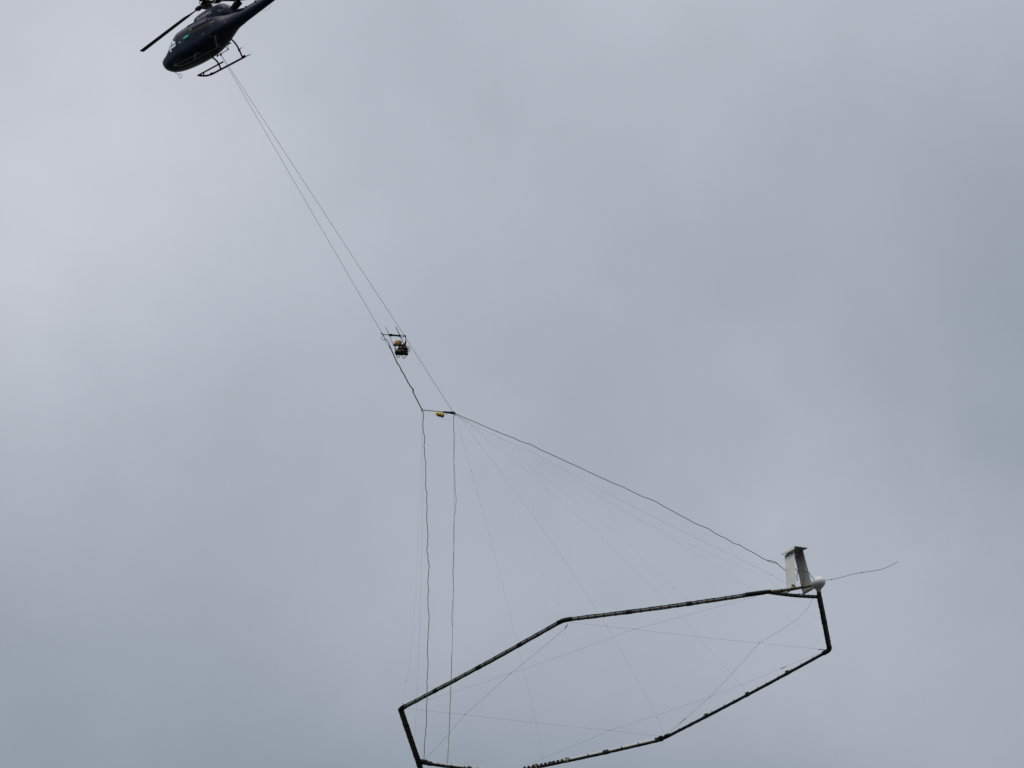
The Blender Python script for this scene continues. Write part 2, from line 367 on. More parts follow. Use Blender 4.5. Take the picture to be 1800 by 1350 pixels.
# main rotor
HUB = Vector((-3.37, 0, 3.30))
bm = bmesh.new(); tube(bm, [(-3.42, 0, 2.7), (-3.40, 0, 2.95), (-3.37, 0, 3.36)], [.12, .08, .08], 16)
tube(bm, [(-3.38, 0, 3.06), (-3.375, 0, 3.11)], .22, 20)
mast = hpart('rotor_mast', bm, M['metal'])
bm = bmesh.new(); tube(bm, [HUB-Vector((0, 0, .1)), HUB, HUB+Vector((0, 0, .14))], [.24, .30, .16], 18); tube(bm, [HUB+Vector((0, 0, .12)), HUB+Vector((0, 0, .26))], [.10, .05], 12)
hub = hpart('rotor_hub', bm, M['blade'])
for q in range(3):
    az = .20 + q*2*math.pi/3; cn = (-.035, .03, .03)[q]
    r_ = Vector((math.cos(az)*math.cos(cn), -math.sin(az)*math.cos(cn), math.sin(cn))); up = Vector((0, 0, 1)); t_ = r_.cross(up).normalized(); n_ = t_.cross(r_).normalized()
    bm = bmesh.new(); box(bm, HUB + r_*.42, r_*.40, t_*.10, n_*.05, .025); box(bm, HUB + r_*.60, r_*.16, t_*.14, n_*.075, .03)
    tube(bm, [HUB + r_*.30 + n_*.03 + t_*.22, HUB + r_*.85 + n_*.02 + t_*.14], .035, 8)
    sl_ = hpart('blade_sleeve', bm, M['blade'], hub)
    bm = bmesh.new(); pl = HUB + r_*.45 - n_*.06 + t_*.25
    tube(bm, [pl, pl + Vector((0, 0, -.20)) - r_*.16], .022, 8); hpart('pitch_link', bm, M['metal'], hub)
    bm = bmesh.new(); rings = []
    for s, ch, th in ((.78, .13, .07), (1.0, .14, .06), (1.25, .20, .05), (1.6, .34, .042), (3.4, .35, .036), (5.2, .35, .03), (5.35, .30, .02)):
        tw = math.radians(9 - 8*s/5.35); cx = t_*math.cos(tw) + n_*math.sin(tw); nx = n_*math.cos(tw) - t_*math.sin(tw)
        droop = n_*(-.012*max(0, s-1)**1.2 if q else 0)
        prof = [(.30, 0), (.24, .55), (.05, .9), (-.3, .5), (-.70, 0), (-.3, -.3), (.05, -.6), (.24, -.5)]
        rings.append([bm.verts.new(HUB + r_*s + droop + cx*(a*ch) + nx*(b_*th*.6)) for a, b_ in prof])
    for a, b in zip(rings, rings[1:]):
        for k in range(8): bm.faces.new((a[k], a[(k+1) % 8], b[(k+1) % 8], b[k]))
    bm.faces.new(rings[0]); bm.faces.new(rings[-1][::-1]); hpart('rotor_blade', bm, M['blade'], hub)
bm = bmesh.new(); tube(bm, [HUB + Vector((.27*math.cos(t), .27*math.sin(t), -.22)) for t in [2*math.pi*k/24 for k in range(25)]], .035, 8, caps=False); hpart('swashplate_ring', bm, M['blade'], hub)

# skids, steps, cross tubes
for s in (1, -1):
    pts = [(-1.23, 1.07*s, .27), (-1.36, 1.09*s, .20), (-1.69, 1.10*s, .055), (-2.0, 1.10*s, .0), (-2.5, 1.10*s, .0), (-4.06, 1.10*s, .0), (-4.24, 1.10*s, .0)]
    sk = hpart('landing_skid', tub(pts, .055, 10), M['trim'])
    b = bmesh.new(); slab(b, [(-4.19, (1.10-.03)*s, .0), (-4.19, (1.10+.03)*s, .0), (-4.60, (1.10+.02)*s, -.03), (-4.60, (1.10-.02)*s, -.03)], (0, 0, 1), .025); hpart('skid_spring', b, M['trim'], sk, smooth=False)
    b = bmesh.new(); box(b, (-4.14, 1.1*s, .055), (.12, 0, 0), (0, .035, 0), (0, 0, .045), .01); hpart('skid_shoe', b, M['trim'], sk)
    b = bmesh.new(); box(b, (-1.99, 1.1*s, .045), (.07, 0, 0), (0, .05, 0), (0, 0, .04), .01); hpart('skid_shoe', b, M['trim'], sk)
    b = bmesh.new(); tube(b, [(-1.15, 1.05*s, .29), (-1.6, 1.04*s, .29), (-2.92, 1.0*s, .28)], .045, 8); tube(b, [(-1.46, 1.08*s, .14), (-1.60, 1.04*s, .28)], .03, 8); hpart('boarding_step', b, M['trim'])
def arch(d0, d1, pts):
    h = [(-(d0+(d1-d0)*t), y, z) for t, y, z in pts]
    return smooth_poly(h + [(x, -y, z) for x, y, z in h[::-1]], 5)
fx = hpart('front_cross_tube', tub(arch(2.60, 2.62, [(0, 1.10, .0), (.1, 1.075, .16), (.4, 1.0, .32), (.8, .86, .45), (1, .66, .53), (1, .35, .56)]), .046, 10), M['trim'])
rx = hpart('rear_cross_tube', tub(arch(4.07, 3.98, [(0, 1.10, .0), (.2, 1.06, .25), (.5, 1.0, .55), (.8, .88, .80), (1, .66, .98), (1, .3, 1.06)]), .044, 10), M['trim'])
for s in (1, -1):
    b = bmesh.new(); box(b, (-4.03, 1.02*s, .46), (.05, 0, 0), (0, .05, 0), (0, 0, .06), .015); tube(b, [(-4.03, 1.04*s, .49), (-4.24, 1.04*s, .54)], .018, 6); hpart('tube_clamp', b, M['trim'], rx)

# cargo swing under the belly, with its hook
b = bmesh.new()
tube(b, [(-3.28, 0, .21), (-4.03, 0, .25)], .022, 8)
for s in (1, -1):
    tube(b, [(-3.31, 0, .21), (-3.12, .42*s, .66)], .018, 6); tube(b, [(-4.01, 0, .25), (-3.80, .42*s, .86)], .018, 6)
ball(b, (-4.03, 0, .25), .04); ball(b, (-3.27, 0, .20), .05)
sw = hpart('cargo_swing', b, M['trim'])
b = bmesh.new(); box(b, (-3.50, 0, .19), (.06, 0, 0), (0, .03, 0), (0, 0, .06), .015); hpart('cargo_hook', b, M['metal'], sw)
# load mirror on the nose
b = bmesh.new(); tube(b, [(-.34, .10, .72), (-.72, .02, .27)], .012, 6); tube(b, [(-.42, -.10, .70), (-.62, 0, .38)], .010, 6)
mc = Vector((-.775, 0, .19)); mv = (HR.transposed() @ ray(317, 134)).normalized(); e1 = Vector((.30, .0, -1)); e1 = (e1-mv*e1.dot(mv)).normalized(); e2 = (mv.cross(e1)+mv*.5).normalized()
tube(b, [mc + e1*.115*math.cos(t) + e2*.095*math.sin(t) for t in [2*math.pi*k/20 for k in range(21)]], .013, 6, caps=False); hpart('load_mirror', b, M['metal'])
# landing lights and belly panel
for s in (1,):
    p = hull_at(1.0, .62, s); b = bmesh.new(); ball(b, p + Vector((0, 0, -.005)), .07, .07, .03); hpart('landing_light', b, M['grey'])
b = bmesh.new(); tube(b, [hull_at(d, .70-.05*(d-1), 1, .012) for d in np.linspace(.85, 1.5, 8)], .010, 5); hpart('belly_strake', b, M['metal'], fus)
# door slide rail, fittings, handle, flat teal oval on the door window, red mark, roof bulge
b = bmesh.new(); tube(b, [hull_at(d, 1.86, 1, .014) for d in np.linspace(2.58, 3.92, 16)], .030, 6); hpart('door_rail', b, M['trim'], fus)
b = bmesh.new(); ball(b, hull_at(2.62, 1.83, 1, .02), .07, .04, .035); hpart('rail_fitting', b, M['yellowfit'], fus)
b = bmesh.new(); ball(b, hull_at(3.96, 1.68, 1, .02), .08, .04, .04); hpart('rail_fitting', b, M['grey'], fus)
b = bmesh.new(); ball(b, hull_at(1.79, 1.45, 1, .012), .06, .02, .045); hpart('door_handle', b, M['white'], fus)
b = bmesh.new(); ball(b, hull_at(3.30, 1.24, 1, .012), .04, .02, .03); hpart('door_handle', b, M['grey'], fus)
decal('teal_oval', oval(2.24, 1.585, .20, .065, .05), M['teal'], fus, .010, 'hull')
b = bmesh.new(); ring = oval(4.60, 1.47, .085, .065); tube(b, [hull_at(d, z, 1, .004) for d, z in ring[2:17]], .012, 5); hpart('round_mark', b, M['red'], fus)
b = bmesh.new(); tube(b, [hull_at(d, 2.20, 1, -.035) for d in np.linspace(2.1, 3.75, 14)], [.03, .06]+[.085]*10+[.06, .03], 10); hpart('roof_rail', b, M['paint'], fus)
for d0, z0, z1 in ((1.60, .80, 2.05), (2.60, .78, 1.84), (3.98, .95, 1.7)):
    b = bmesh.new(); tube(b, [hull_at(d0, z, 1, .002) for z in np.linspace(z0, z1, 14)], .009, 4); hpart('door_seam', b, M['trim'], fus)

# ================================================================ SURVEY LOOP FRAME
FN = (CR*-.2 + CU*.9 + CF*.36).normalized()
FC = CAM + ray(1081, 1193).normalized()*226.0
def onf(px, py):                   # point of the (flat, slightly banked) loop seen on that bearing
    d = ray(px, py); return CAM + d*((FC-CAM).dot(FN)/d.dot(FN))
V = {k: onf(*v) for k, v in dict(A=(704, 1246), B=(990, 1090), M=(1345, 1041), C=(1438, 1026.5), T=(1440.5, 1050), D=(1458.5, 1142.5), E=(1168, 1297), N=(895, 1356), F=(751, 1388), S=(735, 1338)).items()}
frame = empty('survey_loop', FC, 'large six sided loop of dark tubes with tail fins hanging below the cables', 'survey frame')
def fpart(name, bm, m, parent=None, smooth=True, label=None):
    """a piece of the loop; vertices are given in world space"""
    o = build(name, bm, m, parent or frame, FC, smooth)
    if label: o['label'] = label
    return o
FA = (V['C']-V['F']).normalized(); FB = FN.cross(FA).normalized()     # trailing and lateral directions of the loop
if FB.dot(CR) < 0: FB = -FB
CAB = {'near': [(1, 0), (-1, 0)], 'far': [(-.82, -.6), (-.45, .9)]}
def edge(p, q, core, rc, cab, rcab, nb, coup, barbs=False, coupm='band', lump=()):
    p, q = V[p], V[q]; ax = (q-p).normalized(); L = (q-p).length
    out_ = (((p+q)/2-FC) - ax*((p+q)/2-FC).dot(ax)).normalized()
    # the tube sags by a few millimetres between couplings
    pts = [p + (q-p)*t - FN*(.05*math.sin(math.pi*t)) for t in np.linspace(0, 1, 13)]
    tb = fpart('tube', tub(pts, rc, 14), M[core])
    for cu_, co_ in cab:
        o_ = (FN*cu_ + out_*co_).normalized()*(rc+rcab*.85)
        wob = [P + o_ + FN*random.uniform(-.008, .008) + out_*random.uniform(-.008, .008) for P in [p + (q-p)*t - FN*(.05*math.sin(math.pi*t)) for t in np.linspace(.01, .99, 40)]]
        fpart('strapped_cable', tub(wob, rcab, 8), M['cable'], tb)
    rb = rc + (2*rcab if cab else 0)
    # section of everything a band has to wrap, in (FN, out_) coordinates
    raw = [(rc*math.cos(a), rc*math.sin(a)) for a in np.linspace(0, 2*math.pi, 20)[:-1]]
    for cu_, co_ in cab:
        n_ = math.hypot(cu_, co_); k_ = (rc+rcab*.85)/n_
        raw += [(cu_*k_ + rcab*math.cos(a), co_*k_ + rcab*math.sin(a)) for a in np.linspace(0, 2*math.pi, 12)[:-1]]
    raw = sorted(raw); lo_, up_ = [], []
    for lst, seq in ((lo_, raw), (up_, raw[::-1])):
        for q_ in seq:
            while len(lst) > 1 and (lst[-1][0]-lst[-2][0])*(q_[1]-lst[-2][1])-(lst[-1][1]-lst[-2][1])*(q_[0]-lst[-2][0]) <= 0: lst.pop()
            lst.append(q_)
    wrap = lo_[:-1] + up_[:-1]; top_ = max(w_[0] for w_ in wrap)
    def sleeve(b, c, half, grow):
        rr = []
        for s_, g_ in ((-half, -.004), (-half*.85, grow), (half*.85, grow), (half, -.004)):
            rr.append([b.verts.new(c + ax*s_ + FN*(x*(1+g_/math.hypot(x, y))) + out_*(y*(1+g_/math.hypot(x, y)))) for x, y in wrap])
        for r0, r1 in zip(rr, rr[1:]):
            for j in range(len(wrap)): b.faces.new((r0[j], r0[(j+1) % len(wrap)], r1[(j+1) % len(wrap)], r1[j]))
        b.faces.new(rr[0]); b.faces.new(rr[-1][::-1])
    for k in range(nb):
        t = (k+.5)/nb + random.uniform(-.008, .008); c = p + (q-p)*t - FN*(.05*math.sin(math.pi*t))
        b = bmesh.new(); sleeve(b, c, .03, .007)
        if barbs: tube(b, [c + FN*(top_-.01), c + FN*(top_+.075) + ax*(.06*(1 if random.random() > .3 else -1))], [.018, .006], 5)
        fpart('clamp_band', b, M['band'], tb)
    for t in coup:
        c = p + (q-p)*t - FN*(.05*math.sin(math.pi*t)); b = bmesh.new(); sleeve(b, c, .15, .012)
        if barbs:
            box(b, c + FN*(top_+.02), ax*.10, out_*.05, FN*.035, .02); tube(b, [c + FN*(top_+.02), c + FN*(top_+.10) + ax*.13], [.03, .01], 6); tube(b, [c - ax*.10 + FN*top_, c + FN*(top_+.08) - ax*.0], [.03, .01], 6)
        fpart('coupling', b, M[coupm], tb)
    for t in lump:
        c = p + (q-p)*t - FN*(.05*math.sin(math.pi*t)); b = bmesh.new(); box(b, c + FN*(top_+.01), ax*.10, out_*.07, FN*.03, .015); box(b, c - FN*.03, ax*.05, out_*(rc+.03), FN*(rc+.02), .01)
        fpart('saddle_clamp', b, M['brass'], tb)
    return tb
edge('A', 'B', 'pipe', .050, CAB['near'], .026, 16, (.22, .49, .74))
edge('B', 'M', 'pipe', .050, CAB['near'], .026, 22, (.32, .62))
_x = (V['M']-V['B']).normalized(); fpart('coupling', tub([V['M'] - _x*.95, V['M'] - _x*.9, V['M'] - _x*.1, V['M'] + (V['C']-V['M']).normalized()*.25], [.09, .108, .105, .085], 14), M['band'])
edge('M', 'C', 'pipey', .070, [], 0, 5, ())
edge('M', 'T', 'piped', .058, [(1, .3)], .024, 12, ())
edge('T', 'D', 'piped', .080, [(.3, 1), (-.2, -1)], .024, 10, (.45,))
edge('D', 'E', 'piped', .068, [(-.9, -.45)], .022, 15, (.25, .49, .74), barbs=True)
edge('N', 'E', 'pipew', .070, [(-.75, -.75), (-.95, .3)], .034, 9, (.62,), lump=(.37, .17))
edge('S', 'N', 'pipew', .070, [(-.75, -.75), (-.95, .3)], .034, 7, (.12, .55), lump=())
edge('A', 'S', 'piped', .088, [(.3, 1), (-.2, -1)], .028, 9, (.30, .9))
edge('S', 'F', 'piped', .088, [(.3, 1), (-.2, -1)], .028, 4, (.3,))
edge('F', 'N', 'piped', .06, [], .02, 4, ())
# closely spaced ties near the joint on the front tube
for t in np.linspace(.10, .34, 10):
    c = V['N'] + (V['E']-V['N'])*t - FN*(.05*math.sin(math.pi*t)); ax = (V['E']-V['N']).normalized()
    b = bmesh.new(); tube(b, [c - ax*.07, c + ax*.07], .082, 12); tube(b, [c + FN*.07, c + FN*.10], [.022, .012], 5); fpart('cable_tie', b, M['band'])
def elbow(k, a, b_, r, la=.55, lb=.55, m='band'):
    da = (V[a]-V[k]).normalized(); db = (V[b_]-V[k]).normalized(); c = V[k]; bis = (da+db)*.10
    pts = [c + da*la, c + da*.22 + bis*.1, c + bis*.6, c + db*.22 + bis*.1, c + db*lb]
    fpart('elbow', tub(smooth_poly(pts, 4), r, 14), M[m])
elbow('A', 'B', 'S', .120, .30, .5); elbow('B', 'A', 'M', .103, .34, .40); elbow('D', 'T', 'E', .112, .6, .42); elbow('E', 'D', 'N', .092, .4, .45); elbow('S', 'A', 'N', .118, .6, .55)
for px, py, s in ((1161, 1297.5, 1), (1171, 1294, .8), (1152, 1300.5, .7)):
    b = bmesh.new(); c = onf(px, py); box(b, c + FN*.03, FA*.10*s, FB*.06*s, FN*.07*s, .02); tube(b, [c + FN*.05, c + FN*.15 + FB*.1], [.03*s, .01], 6); fpart('corner_clamp', b, M['band'])

# tail fin box standing on the two short beams
def slabq(quad, th=.035): 
    nrm = (quad[1]-quad[0]).cross(quad[3]-quad[0]); b = bmesh.new(); slab(b, quad, nrm, th); bmesh.ops.bevel(b, geom=list(b.edges), offset=.008, segments=1, affect='EDGES'); return b
l0 = onf(1383, 1039); l1 = onf(1399.3, 1030.3); tl = FN*1.74 + FB*.38 + FA*.06
r0 = onf(1411.3, 1042.6); r1 = onf(1428.6, 1033); tr = FN*1.80 + FB*.07 - FA*.02
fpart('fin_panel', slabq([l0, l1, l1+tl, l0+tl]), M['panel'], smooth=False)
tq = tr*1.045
fpart('fin_panel', slabq([r0, r1, r1+tq - FA*.08, r0+tq]), M['panelin'], smooth=False, label='fin panel nearer the round pod with shade put into its grey')
c4 = r0 + tr + FN*.07 - FB*.05; c1 = c4 - FB*.80; c2 = c1 + FA*.84; c3 = c4 + FA*.84 + FB*.06
bt = bmesh.new(); slab(bt, [c1, c2, c3, c4], FN, .03)
fpart('fin_top_plate', bt, M['platem'], smooth=False)
bt = bmesh.new(); prof = [(.0, .02), (-.05, .0), (-.08, -.06), (-.085, -.15), (-.06, -.15), (-.055, -.07), (-.03, -.03), (.0, -.02)]
rings = []
for t, sc_ in ((-.02, .25), (.03, .7), (.12, 1), (.5, 1), (.9, 1), (1.0, .95)):
    rings.append([bt.verts.new(c1 + (c2-c1)*t + FB*(x*sc_) + FN*(y*sc_)) for x, y in prof])
for a, b in zip(rings, rings[1:]):
    for k in range(8): bt.faces.new((a[k], a[(k+1) % 8], b[(k+1) % 8], b[k]))
bt.faces.new(rings[0]); bt.faces.new(rings[-1][::-1])
fpart('fin_edge_fairing', bt, M['panel'])
b = bmesh.new(); slab(b, [c2 - FA*.03 + FB*.36 - FN*.02, c2 + FB*.36 - FN*.02, c2 + FB*.36 - FN*.28, c2 - FA*.03 + FB*.36 - FN*.28], FB, .03)
box(b, (c1+c4)/2 + FB*.36 - FN*.12, FA*.02, FB*.03, FN*.16); fpart('fin_post', b, M['band'], smooth=False)
for t in (.15, .42, .78):        # bolt slots near the top of the left panel
    b = bmesh.new(); c = l0 + tl*.945 + (l1-l0)*t - FB*.022; box(b, c, (l1-l0)*.09, FB*.004, FN*.012); fpart('slot', b, M['band'], smooth=False)
for p_, q_ in (((1379.5, 1042), (1394, 1034)), ((1405.5, 1047), (1429, 1033.5))):
    a, z = onf(*p_), onf(*q_); b = bmesh.new(); slab(b, [a - FB*.03, z - FB*.03, z + FB*.09, a + FB*.09], FN, .06); fpart('fin_bracket', b, M['panel'], smooth=False)
    b = bmesh.new(); box(b, a + FN*.02, FA*.06, FB*.10, FN*.07, .02); fpart('bracket_clamp', b, M['brass'])
b = bmesh.new(); c = onf(1410, 1028) + FN*.06; box(b, c, FA*.04, FB*.075, FN*.035, .012); fpart('orange_strap', b, M['strapm'])
b = bmesh.new(); c = onf(1394, 1031) + FN*.05; box(b, c, FA*.05, FB*.05, FN*.05, .015); box(b, c + FB*.12, FA*.03, FB*.03, FN*.04, .01); fpart('saddle_clamp', b, M['brass'])
lead = [at(1397, 999, 219.6), at(1401, 1003, 219.3), at(1402.5, 1007, 219.3), at(1400.5, 1012, 219.3), at(1401.5, 1017, 219.4), at(1401.5, 1021, 219.4)]
fpart('sensor_lead', tub(smooth_poly(lead), .017, 6), M['cable'])
lead = [at(1402, 997, 219.2), at(1407, 1002, 218.6), at(1414, 1004, 218.3), at(1422, 1006, 218.3), at(1426, 1013, 218.6), at(1432, 1019, 219)]
fpart('sensor_lead', tub(smooth_poly(lead), .014, 6), M['cable'])
b = bmesh.new(); tube(b, [r0 + FN*.1 + FB*-.03, r0 + tr*.55 + FA*.5 - FB*.03], .010, 5); tube(b, [r0 + tr*.98 + FA*.1 - FB*.03, r0 + tr*.72 + FA*.50 - FB*.03], .010, 5); tube(b, [r0 + tr*.8 - FB*.03 + FA*.55, r0 + tr*.45 - FB*.03 + FA*.25], .012, 5); fpart('stay_wire', b, M['cable'])

# white pod at the rear corner, on the end of the cross tube
pa = onf(1438.9, 1035.5)
fpart('tube', tub([V['T'] + (V['D']-V['T']).normalized()*.3, pa + (V['C']-V['D']).normalized()*.5], .105, 14), M['piped']); axd = (V['C']-V['D']).normalized()
prof = [(-.12, .112), (.0, .125), (.25, .16), (.45, .20), (.62, .25), (.78, .285), (.92, .295), (1.05, .275), (1.15, .23), (1.22, .16), (1.26, .07), (1.27, .0)]
b = bmesh.new(); rings = []
ou = (FA - axd*FA.dot(axd)).normalized(); ov = axd.cross(ou).normalized()
for s, r in prof:
    k = min(1, max(0, (s-.4)/.6))
    rings.append([b.verts.new(pa + axd*s + ou*((r*(1+.12*k))*math.cos(t) + .03*k) + ov*(r*(1-.14*k))*math.sin(t)) for t in [2*math.pi*j/28 for j in range(28)]])
for a, c in zip(rings, rings[1:]):
    for j in range(28): b.faces.new((a[j], a[(j+1) % 28], c[(j+1) % 28], c[j]))
bmesh.ops.remove_doubles(b, verts=b.verts, dist=1e-5)
pod = fpart('round_pod', b, M['pod'])
b = bmesh.new(); tube(b, [pa + axd*.90 + ou*((.298*1.12)*math.cos(t)+.03) + ov*(.298*.86)*math.sin(t) for t in [2*math.pi*j/40 for j in range(41)]], .008, 5, caps=False); fpart('pod_seam', b, M['grey'], pod)

# bracing lines strung across the loop, knotted where they cross
def knots(b, pts, r=.03):
    for p in pts: ball(b, p, r, r, r, 1)
K = {k: onf(*v) for k, v in dict(k1=(897, 1184), k2=(1115, 1106), k3=(817, 1256), k4=(1072, 1283.5), k5=(1335, 1130), k6=(1248, 1225)).items()}
def bl(name_pts, r=.0034, kn=(), m='thin'):
    b = bmesh.new(); pp = [K[p] if isinstance(p, str) and p in K else (V[p] if isinstance(p, str) else onf(*p)) for p in name_pts]
    res = []
    for a, c in zip(pp, pp[1:]):
        for t in np.linspace(0, 1, 7)[:-1]: res.append(a + (c-a)*t - FN*(.012*(c-a).length**.5*math.sin(math.pi*t)))
    res.append(pp[-1]); tube(b, res, r, 5); knots(b, [K[k] for k in kn], .024); fpart('bracing_line', b, M[m])
bl([(712, 1242), 'k1', 'k2', (1240, 1072), (1330, 1048)], kn=('k1', 'k2'))
bl([(715, 1245), 'k3', 'k4', (1165, 1294)], kn=('k3', 'k4'))
bl([(998, 1093), 'k2', 'k5', (1452, 1142)], kn=('k5',))
bl([(997, 1093), (997, 1099), (993, 1105), 'k1', 'k3', (748, 1334)], r=.0052)
bl([(1428, 1052), (1422, 1067), (1400, 1090), 'k5', 'k6', (1172, 1291)], kn=('k6',), r=.0052)
bl([(1452, 1143), (1382, 1171), 'k6', 'k4', (915, 1349), (880, 1362)])
b = bmesh.new(); tube(b, [onf(1372, 1176), onf(1381, 1172)], .014, 6); tube(b, [onf(1438, 1141.5), onf(1450, 1142.5)], .014, 6); tube(b, [onf(1194, 1272.7), onf(1205, 1262.7)], .014, 6); tube(b, [onf(993.5, 1104.5), onf(997, 1099)], .02, 6); fpart('line_tensioner', b, M['band'])

# ================================================================ SLING: bars, ropes, generator
R_HOOK = (hw_((-3.50, 0, .15))-CAM).length; R_APEX = 238.5
hookp = hw_((-3.50, 0, .14))
apL, apR = at(742, 720.5, R_APEX+.6), at(797.5, 726, R_APEX-.4)
def rope(name, pts, r, m, label, cat, group=None, sides=6, sm=3, jit=0, kn=(), knr=.03):
    P = smooth_poly(pts, sm) if sm else [Vector(p) for p in pts]
    if jit:
        P = [P[0]] + [p + Vector((random.gauss(0, jit), random.gauss(0, jit), random.gauss(0, jit*.4))) for p in P[1:-1]] + [P[-1]]
    b = bmesh.new(); tube(b, P, r, sides); knots(b, kn, knr)
    o = build(name, b, M[m], None, P[0]); return tag(o, label, cat, group)
def along(pxs, ra, rb):
    """polyline of bearings with the distance running evenly from ra to rb"""
    L = [0]
    for a, b in zip(pxs, pxs[1:]): L.append(L[-1] + math.hypot(b[0]-a[0], b[1]-a[1]))
    return [at(x, y, ra + (rb-ra)*l/L[-1]) for (x, y), l in zip(pxs, L)]
f_mid = (672.5-387.5)/(742-387.5)
R_POD = R_HOOK + (R_APEX-R_HOOK)*.80
pL = at(673, 588, R_POD)
rope('tow_rope', [hookp, pL], .0088, 'rope', 'left tow rope from the cargo hook to the bar above the generator', 'rope', 'ropes towing the rig', sm=0)
rope('tow_rope', [hookp + Vector((.03, 0, 0)), at(711, 590.5, R_HOOK+(R_APEX-R_HOOK)*.788), apR], .0088, 'rope', 'right tow rope passing the generator to the yellow bag bar', 'rope', 'ropes towing the rig', sm=0)
lw = along([(673, 588), (676.5, 595), (682, 600), (685, 606), (686, 611), (691, 622), (695, 631), (698, 637), (703, 645), (706, 652), (711, 660), (714.5, 667), (722, 679.5), (726, 684), (727, 691), (731, 699), (736, 709), (742, 720)], R_POD, R_APEX+.6)
rope('power_cable', lw, [.016]*10+[.027]*42, 'cable', 'thick kinked black cable from beside the generator down to the yellow bag bar', 'cable', jit=.006)
rope('power_cable', along([(672.5, 589.5), (671, 593), (671.2, 596.5), (674, 598), (677, 597.5), (677, 594.5)], R_POD-.05, R_POD-.05), .012, 'cable', 'small loose loop of cable at the left end of the generator bar', 'cable')
rope('tow_rope', along([(674, 590), (678.5, 600), (683.5, 609), (686, 613)], R_POD+.05, R_POD+.1), .012, 'rope', 'short rope running beside the kinked cable under the generator bar', 'rope', 'ropes towing the rig')
rope('tow_rope', along([(724, 682), (725, 687), (727, 692)], 239, 239), .010, 'rope', 'short slack bight bulging off the thick kinked cable', 'rope', 'ropes towing the rig')

# upper spreader bar
DV = (hookp-apL).normalized()      # up along the tow
pR = at(713, 591, R_POD-.1)
ub = empty('spreader_bar', pL, 'short black spreader bar held between the tow ropes above the generator', 'spreader bar')
X_ = (pR-pL).normalized(); Lb = (pR-pL).length
def part(name, bm, m, root, smooth=True):
    top = root
    while top.parent: top = top.parent
    return build(name, bm, M[m], root, Vector(top.location), smooth)
bar = part('bar', tub([pL, pL + X_*Lb*.6, pR], .022, 8), 'cable', ub)
b = bmesh.new(); tube(b, [pL + X_*Lb*.27, pL + X_*Lb*.31, pL + X_*Lb*.40, pL+X_*Lb*.44], [.05, .07, .065, .045], 10); tube(b, [pL + X_*Lb*.42, pL + X_*Lb*.72], .045, 10); tube(b, [pL + X_*Lb*.70, pL + X_*Lb*.78], .065, 10); part('bar_sleeve', b, 'band', ub)
for q in (pL, pR):
    b = bmesh.new(); ball(b, q, .045, .045, .045, 1); tube(b, [q, q + DV*.12 - X_*.06], .02, 6); part('end_shackle', b, 'cable', ub)
b = bmesh.new(); tube(b, [pL + X_*Lb*.75, pL + X_*Lb*.83 - CU*.10, pL + X_*Lb*.93], .012, 5); part('safety_cord', b, 'cable', ub)

# generator (local: x right, y away, z up in world terms)
GS = R_POD/FPX
gp = at(706, 616, R_POD)
gen = empty('generator', gp, 'engine generator with orange fuel tank hanging in a black cage under the spreader bar', 'generator')
def G(px, py, dy=0.): return at(px, py, R_POD) + Vector((0, dy, 0))
GX, GY, GZ = CR, Vector((0, 1, 0)), CU
for p_, q_, r_ in (((678, 575), (692, 607.5), .013), ((696, 575), (710.5, 606), .018)):
    part('hanger_rod', tub([G(*p_), G(*q_)], r_, 6), 'rope', gen)
# tank: two rounded jerry can shells with straps
b = bmesh.new(); tube(b, [G(692.6, 603.6), G(693.2, 603.5), G(695.5, 603.2), G(699.3, 603.0), (G(703.5, 602.8)), G(705.6, 602.7), G(706.2, 602.7)], [.06, .095, .122, .128, .122, .095, .06], 16)
tk = part('fuel_tank', b, 'orange', gen)
b = bmesh.new(); ball(b, G(704.6, 602.6, -.09), .045, .05, .07, 1); ball(b, G(702.5, 600.3, -.1), .02, .02, .02, 1); part('tank_cap', b, 'engr', tk)
for x in (696.6, 699.6, 702.2):
    b = bmesh.new(); c = G(x, 603.1)
    tube(b, [c + GY*(.131*math.cos(t)) + GZ*(.131*math.sin(t)) for t in [2*math.pi*k/20 for k in range(21)]], .015, 5, caps=False); part('tank_strap', b, 'engine', tk)
b = bmesh.new(); box(b, G(698.8, 607.0), GX*.19-GZ*.012, GY*.10, GZ*.014, .006); tube(b, [G(690.5, 606.2), G(694, 607.3), G(694.6, 611), G(695.3, 618)], [.03, .035, .026, .026], 7); part('tank_cradle', b, 'engine', gen)
# engine block, made of many bolted-on lumps
b = bmesh.new()
box(b, G(705, 619, .02), GX*.24, GY*.12, GZ*.075, .03); box(b, G(708.5, 611.5), GX*.085 - GZ*.02, GY*.10, GZ*.13+GX*.02, .03); box(b, G(713, 616.5), GX*.07-GZ*.04, GY*.10, GZ*.14+GX*.06, .03); box(b, G(706, 614.5), GX*.12, GY*.10, GZ*.08, .03); box(b, G(705.5, 621.8), GX*.29, GY*.12, GZ*.032, .015)
tube(b, [G(696, 620.5, -.1), G(700, 614.5, -.1), G(706, 607.0, -.1)], .038, 7); tube(b, [G(710.5, 606, -.1), G(714, 611, -.1), G(717, 621, -.1)], .030, 7); part('engine_block', b, 'engine', gen)
b = bmesh.new(); tube(b, [G(702.5, 617.5, -.17), G(702.5, 617.5, -.02)], .085, 14); box(b, G(702.6, 613.8, -.14), GX*.055, GY*.05, GZ*.05, .02); part('flywheel_housing', b, 'engr', gen)
